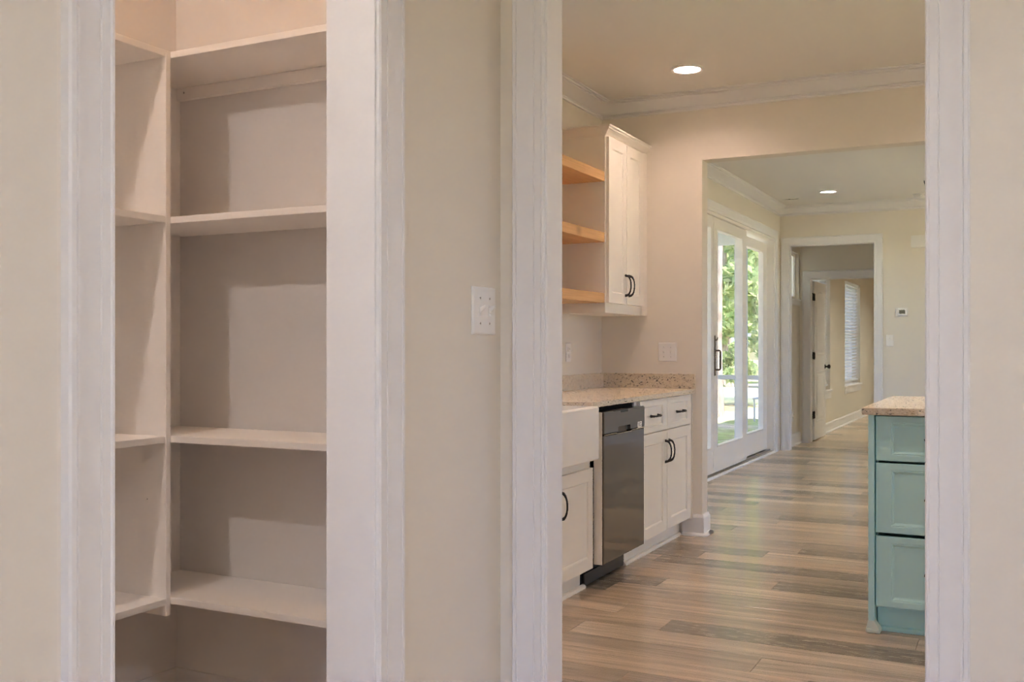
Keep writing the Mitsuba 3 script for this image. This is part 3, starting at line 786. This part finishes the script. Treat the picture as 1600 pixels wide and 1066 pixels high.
# bedroom door
d = thing('door_2', 'open white panelled bedroom door with black hinges and a black knob', 'door', kind='structure')
DX0, DX1, DY0, DY1, DZ0, DZ1 = -2.303, -2.268, 12.668, 13.462, 0.012, 1.963
obj('leaf', bx(DX0, DX1, DY0, DY1, DZ0, DZ1, .002), 'mat_trim', d)


def door_panel(y0, y1, z0, z1, arch=0.0):
    """A moulded panel pressed out of the leaf: a raised rim and a raised field."""
    n = 13
    ys = np.linspace(y0, y1, n)
    loop = lambda ins, x: [(x, y0 + ins, z0 + ins), (x, y1 - ins, z0 + ins)] + [(x, y, z1 - ins - arch * (2 * (y - (y0 + y1) / 2) / (y1 - y0)) ** 2) for y in np.linspace(y1 - ins, y0 + ins, n)]
    rings = [loop(0, DX1), loop(.008, DX1 + .006), (loop(.022, DX1 + .001)), loop(.040, DX1 + .001), loop(.060, DX1 + .005)]
    v = np.array([p for r in rings for p in r])
    m = n + 2
    f = []
    for i in range(len(rings) - 1):
        for k in range(m):
            a, b = i * m + k, i * m + (k + 1) % m
            f += [(a, b, b + m), (a, b + m, a + m)]
    e = (len(rings) - 1) * m
    f += [(e, e + k, e + k + 1) for k in range(1, m - 1)]
    q = mesh(v, f)
    if q.face_normals[-1][0] < 0:
        q.invert()
    return q


obj('raised_panel', door_panel(12.790, 13.340, 1.055, 1.850, .10), 'mat_trim', d)
obj('raised_panel', door_panel(12.790, 13.340, 0.225, 0.855), 'mat_trim', d)
kn = [(0.0, 0.0), (.030, 0.0), (.030, .006), (.012, .010), (.011, .030), (.022, .038), (.028, .052), (.024, .064), (.010, .070), (0.0, .070)]
kb = obj('knob', lathe(kn, 24), 'mat_black', d, 30, label='black round knob')
scene[kb]['to_world'] = T().translate([DX1, 13.398, 0.902]).rotate([0, 1, 0], 90)
for z in (1.764, 1.048, 0.324):
    obj('hinge', joined([tube([(-2.262, 12.612, z - .045), (-2.262, 12.612, z + .045)], .009, 10), bx(-2.2695, -2.266, 12.612, 12.712, z - .044, z + .044, .001), bx(-2.2735, -2.2685, 12.540, 12.612, z - .044, z + .044, .001)]), 'mat_black', d, label='black hinge')

# bedroom windows and blinds
def bedroom_window(i, yz, label, blind_label):
    y0, y1, z0, z1 = yz
    w = thing(f'window_{i}', label, 'window', kind='structure')
    obj('frame', window_frame(yz, -2.35, -2.50, '', .03), 'mat_vinyl', w)
    zm = 1.384
    for a, b, xg in ((z0 + .03, zm + .02, -2.485), (zm - .02, z1 - .03, -2.505)):
        p = rect(y0 + .03, a, y1 - .03, b).difference(rect(y0 + .07, a + .04, y1 - .07, b - .04))
        q = obj('sash', slab(p, [xg - .012, 0, 0], Y, Z, X, .024), 'mat_vinyl', w)
        obj('pane', mesh([(xg, y0 + .065, a + .035), (xg, y1 - .065, a + .035), (xg, y1 - .065, b - .035), (xg, y0 + .065, b - .035)], [(0, 1, 2), (0, 2, 3)]), 'mat_glass', q)
    obj('sill', joined([bx(-2.48, -2.318, y0 - .04, y1 + .04, z0 - .025, z0, .003), bx(-2.35, -2.336, y0 - .02, y1 + .02, .454, z0 - .025, .002)]), 'mat_trim', w)
    b = thing('window_blind', blind_label, 'window blind', 'slatted blinds on the bedroom windows')
    xb = -2.405
    obj('head_rail', bx(xb - .03, xb + .03, y0 + .012, y1 - .012, z1 - .05, z1 - .004, .002), 'mat_blind', b)
    n, pitch = 30, (z1 - .06 - (z0 + .075)) / 30
    prof = [(-.0245, .0), (-.012, .0028), (0, .0038), (.012, .0028), (.0245, .0), (.0245, .0028), (.012, .0056), (0, .0066), (-.012, .0056), (-.0245, .0028)]
    ang = math.radians(28)
    pp = [(a * math.cos(ang) - c * math.sin(ang), a * math.sin(ang) + c * math.cos(ang)) for a, c in prof]
    sl = slab(Polygon(pp), [0, y0 + .016, 0], X, Z, Y, y1 - y0 - .032)
    d0 = mikit.ply(sl, 'mat_blind', smooth=50)
    for k in range(n):
        key = numbered(b + '__slat')
        scene[key] = {**d0, 'to_world': T().translate([xb, 0, z0 + .085 + k * pitch])}
    obj('bottom_rail', bx(xb - .026, xb + .026, y0 + .014, y1 - .014, z0 + .050, z0 + .074, .003), 'mat_blind', b)
    for yy in (y0 + .12, (y0 + y1) / 2, y1 - .12):
        obj('ladder_cord', tube([(xb + .027, yy, z0 + .05), (xb + .027, yy, z1 - .04)], .0014, 5), 'mat_blind', b)
    obj('pull_cord', tube([(xb + .034, y0 + .07, z1 - .05), (xb + .036, y0 + .07, z1 - .62)], .003, 6), 'mat_blind', b)
    obj('tilt_wand', tube([(xb + .034, y1 - .62, z1 - .05), (xb + .040, y1 - .62, z1 - .66)], .0045, 6), 'mat_blind', b)


bedroom_window(2, W1, 'bedroom window partly hidden behind the open door', 'white slatted blind showing behind the open bedroom door')
bedroom_window(3, W2, 'bedroom window right of the open door', 'white slatted blind on the window right of the open bedroom door')

# kitchen and entry windows, beside and behind the view: they let the daylight in
w = thing('window_4', 'kitchen window over the farmhouse sink', 'window', kind='structure')
obj('frame', window_frame(SINK_WIN, -2.41, -2.52, '', .045), 'mat_vinyl', w)
obj('pane', mesh([(-2.52, SINK_WIN[0] + .04, SINK_WIN[2] + .04), (-2.52, SINK_WIN[1] - .04, SINK_WIN[2] + .04), (-2.52, SINK_WIN[1] - .04, SINK_WIN[3] - .04), (-2.52, SINK_WIN[0] + .04, SINK_WIN[3] - .04)], [(0, 1, 2), (0, 2, 3)]), 'mat_glass', w)
w = thing('window_5', 'front window of the entry room', 'window', kind='structure')
p = rect(FRONT_WIN[0], FRONT_WIN[2], FRONT_WIN[1], FRONT_WIN[3])
for a, b in ((FRONT_WIN[0] + .05, .23), (.27, FRONT_WIN[1] - .05)):
    p = p.difference(rect(a, FRONT_WIN[2] + .05, b, FRONT_WIN[3] - .05))
obj('frame', slab(p, [0, -3.2, 0], X, Z, Y, .06), 'mat_vinyl', w)
obj('pane', mesh([(FRONT_WIN[0] + .04, -3.17, FRONT_WIN[2] + .04), (FRONT_WIN[1] - .04, -3.17, FRONT_WIN[2] + .04), (FRONT_WIN[1] - .04, -3.17, FRONT_WIN[3] - .04), (FRONT_WIN[0] + .04, -3.17, FRONT_WIN[3] - .04)], [(0, 1, 2), (0, 2, 3)]), 'mat_glass', w)

for i, (y0, y1, z0, z1) in enumerate(RIGHT_WIN):
    w = thing(f'window_{6 + i}', ['kitchen window at the right end of the kitchen', 'wide window on the right wall of the living room'][i], 'window', kind='structure')
    obj('frame', window_frame((y0, y1, z0, z1), 3.1, 3.2, '', .05), 'mat_vinyl', w)
    obj('pane', mesh([(3.2, y0 + .04, z0 + .04), (3.2, y1 - .04, z0 + .04), (3.2, y1 - .04, z1 - .04), (3.2, y0 + .04, z1 - .04)], [(0, 1, 2), (0, 2, 3)]), 'mat_glass', w)

# ================================================================== outside
GZ = -0.36
def ground_mesh():
    xs, ys = np.linspace(-90, 60, 76), np.linspace(-60, 110, 86)
    import meshkit
    gx, gy = np.meshgrid(xs, ys, indexing='ij')
    z = GZ - 0.06 * meshkit.noise(np.stack([gx * .3, gy * .3, gx * 0], -1), 5)
    v = np.stack([gx, gy, z], -1).reshape(-1, 3)
    i, j = np.meshgrid(np.arange(75), np.arange(85), indexing='ij')
    a = (i * 86 + j).ravel()
    return mesh(v, np.vstack([np.stack([a, a + 86, a + 87], 1), np.stack([a, a + 87, a + 1], 1)]))


tag(obj('lawn', ground_mesh(), 'mat_lawn', smooth=True), 'sunlit patchy lawn of green grass and tan bare soil outside the patio doors', 'lawn', kind='structure')

pc = thing('screened_porch', 'white framed screened porch outside the sliding doors', 'porch', kind='structure')
PY, PX = 12.50, -5.70
obj('deck', bx(PX, OUT - .002, 5.6, PY + .08, -0.30, -0.12, .01), 'mat_concrete', pc)
obj('ceiling', bx(PX - .1, OUT - .002, 5.4, PY + .15, 2.62, 2.70, .01), 'mat_porch_white', pc)
obj('header', bx(PX, OUT - .002, PY, PY + .10, 2.44, 2.62, .005), 'mat_porch_white', pc)
for x0, x1 in ((-2.90, -2.76), (-3.215, -3.075), (-4.50, -4.36), (PX, PX + .14)):
    obj('post', bx(x0, x1, PY, PY + .12, -0.30, 2.46, .006), 'mat_porch_white', pc)
for a, b in ((-2.76, OUT - .002), (-3.076, -2.899), (-4.361, -3.214), (PX + .139, -4.499)):
    obj('rail', bx(a, b, PY + .03, PY + .08, 0.745, 0.800, .004), 'mat_porch_white', pc)
for y in (9.9, 7.6):
    obj('post', bx(PX, PX + .14, y, y + .14, -0.30, 2.62, .006), 'mat_porch_white', pc)

t = thing('storage_tank', 'long white cylindrical tank lying on the lawn beyond the porch', 'tank')
ty, tz, tr, tx1 = 25.6, -0.12, .225, -5.86
rows_ = [(0.0, 0.0), (.10, .02), (.17, .06), (.21, .12), (tr, .20), (tr, 3.0), (.21, 3.08), (.17, 3.14), (.10, 3.18), (0.0, 3.20)]
tm = lathe(rows_, 32)
obj('shell', placed(tm, [tx1 - 3.2, ty, tz], Y, Z, X), 'mat_tank', t, 40)
for xx in (tx1 - 2.6, tx1 - 0.55):
    obj('saddle', bx(xx, xx + .14, ty - .18, ty + .18, GZ - .05, tz - .16, .01), 'mat_concrete', t)
t = thing('metal_stand', 'low pale metal stand on the lawn beside the white tank', 'stand')
sx, sy = -4.93, 20.6
obj('top', bx(sx, sx + .75, sy, sy + .5, .075, .10, .004), 'mat_pale_metal', t)
for xx in (sx + .02, sx + .70):
    for yy in (sy + .02, sy + .45):
        obj('leg', bx(xx, xx + .03, yy, yy + .03, GZ - .06, .076, .003), 'mat_pale_metal', t)


def crown(seed, blobs, n, size):
    """A loose crown of leaf cards scattered through round clumps; uv.x carries each leaf's tint."""
    g = np.random.default_rng(seed)
    blobs = np.asarray(blobs, float)
    w = blobs[:, 3] ** 2
    i = g.choice(len(blobs), n, p=w / w.sum())
    d = g.normal(size=(n, 3))
    d /= np.linalg.norm(d, axis=1, keepdims=True)
    c = blobs[i, :3] + d * (blobs[i, 3] * g.uniform(.35, 1.05, n) ** .6)[:, None] * np.array([1, 1, .85])
    a = g.normal(size=(n, 3))
    a /= np.linalg.norm(a, axis=1, keepdims=True)
    b = np.cross(a, g.normal(size=(n, 3)))
    b /= np.linalg.norm(b, axis=1, keepdims=True)
    s = size * g.uniform(.6, 1.3, n)[:, None]
    v = np.stack([c - a * s, c + b * s * .45, c + a * s, c - b * s * .45], 1).reshape(-1, 3)
    k = np.arange(n)[:, None] * 4
    f = np.vstack([k + [0, 1, 2], k + [0, 2, 3]])
    tint = np.clip(g.normal(.48, .25, n), 0, 1)
    return mesh(v, f), np.repeat(np.stack([tint, g.random(n)], 1), 4, axis=0)


def tree(name, x, y, h, r, label, seed, category='tree', n=5000, size=.16, trunk=.14, low=.25, group=None):
    g = np.random.default_rng(seed)
    t = thing(name, label, category, group)
    if trunk:
        zs = np.linspace(0, h * .8, 9)
        bend = g.normal(size=(9, 2)).cumsum(0) * .035 * trunk / .14
        obj('trunk', tube([(x + bend[k, 0], y + bend[k, 1], GZ - .08 + zs[k]) for k in range(9)], [trunk * (1.75 if k == 0 else 1.1 - .07 * k) for k in range(9)], 10), 'mat_bark', t, True)
    bl = []
    for _ in range(int(10 + 3 * r)):
        zz = g.uniform(low, 1.0) * h
        k = 1 - .45 * max(0, (zz / h - .5))
        an, rr = g.uniform(0, 2 * np.pi), r * math.sqrt(g.random()) * k
        bl.append((x + rr * math.cos(an), y + rr * math.sin(an), GZ + zz, r * g.uniform(.28, .45)))
    m, uv = crown(seed + 1, bl, n, size)
    k = obj('foliage', m, 'mat_leaf', t, uv=uv)
    labels[k] = {'kind': 'stuff'}
    return t


tree('lawn_tree', -5.93, 21.5, 8.5, 1.7, 'tree with a pale straight trunk standing on the lawn just outside the porch', 11, n=5200, size=.11, trunk=.105, low=.56)
spots = [(-7.5, 30.2, 9.0, 1.85), (-13.2, 30.4, 9.5, 1.8), (-18.9, 30.0, 9.0, 1.8), (-9.6, 35.9, 11.0, 1.9), (-3.8, 36.0, 10.0, 1.8), (-15.4, 36.2, 11.0, 1.9), (-10.9, 41.8, 13.0, 2.0), (-5.2, 41.9, 12.0, 1.9),
         (-16.8, 42.0, 13.0, 1.9), (-12.6, 47.8, 14.0, 2.0), (-6.8, 47.8, 14.0, 2.0), (-18.0, 22.0, 10.0, 1.9), (-16.0, 14.5, 10.0, 1.9), (-17.5, 7.0, 11.0, 1.9), (-15.0, 0.5, 10.0, 1.9)]
for q, (x, y, h_, r_) in enumerate(spots):
    tree('woodland_tree', x, y, h_, r_, 'leafy green tree in the wood beyond the lawn', 40 + 3 * q, n=6500, size=.19, trunk=.15, low=.12, group='trees of the wood beyond the lawn')
for q, (x, y, h_, r_) in enumerate([(-8.35, 26.9, 1.5, .50), (-6.85, 26.9, 1.7, .52), (-5.35, 27.0, 1.6, .50), (-9.9, 27.0, 1.7, .52)]):
    tree('leafy_bush', x, y, h_, r_, 'low green bush behind the white tank', 140 + 3 * q, 'bush', n=2600, size=.10, trunk=0, low=.2, group='bushes behind the white tank')
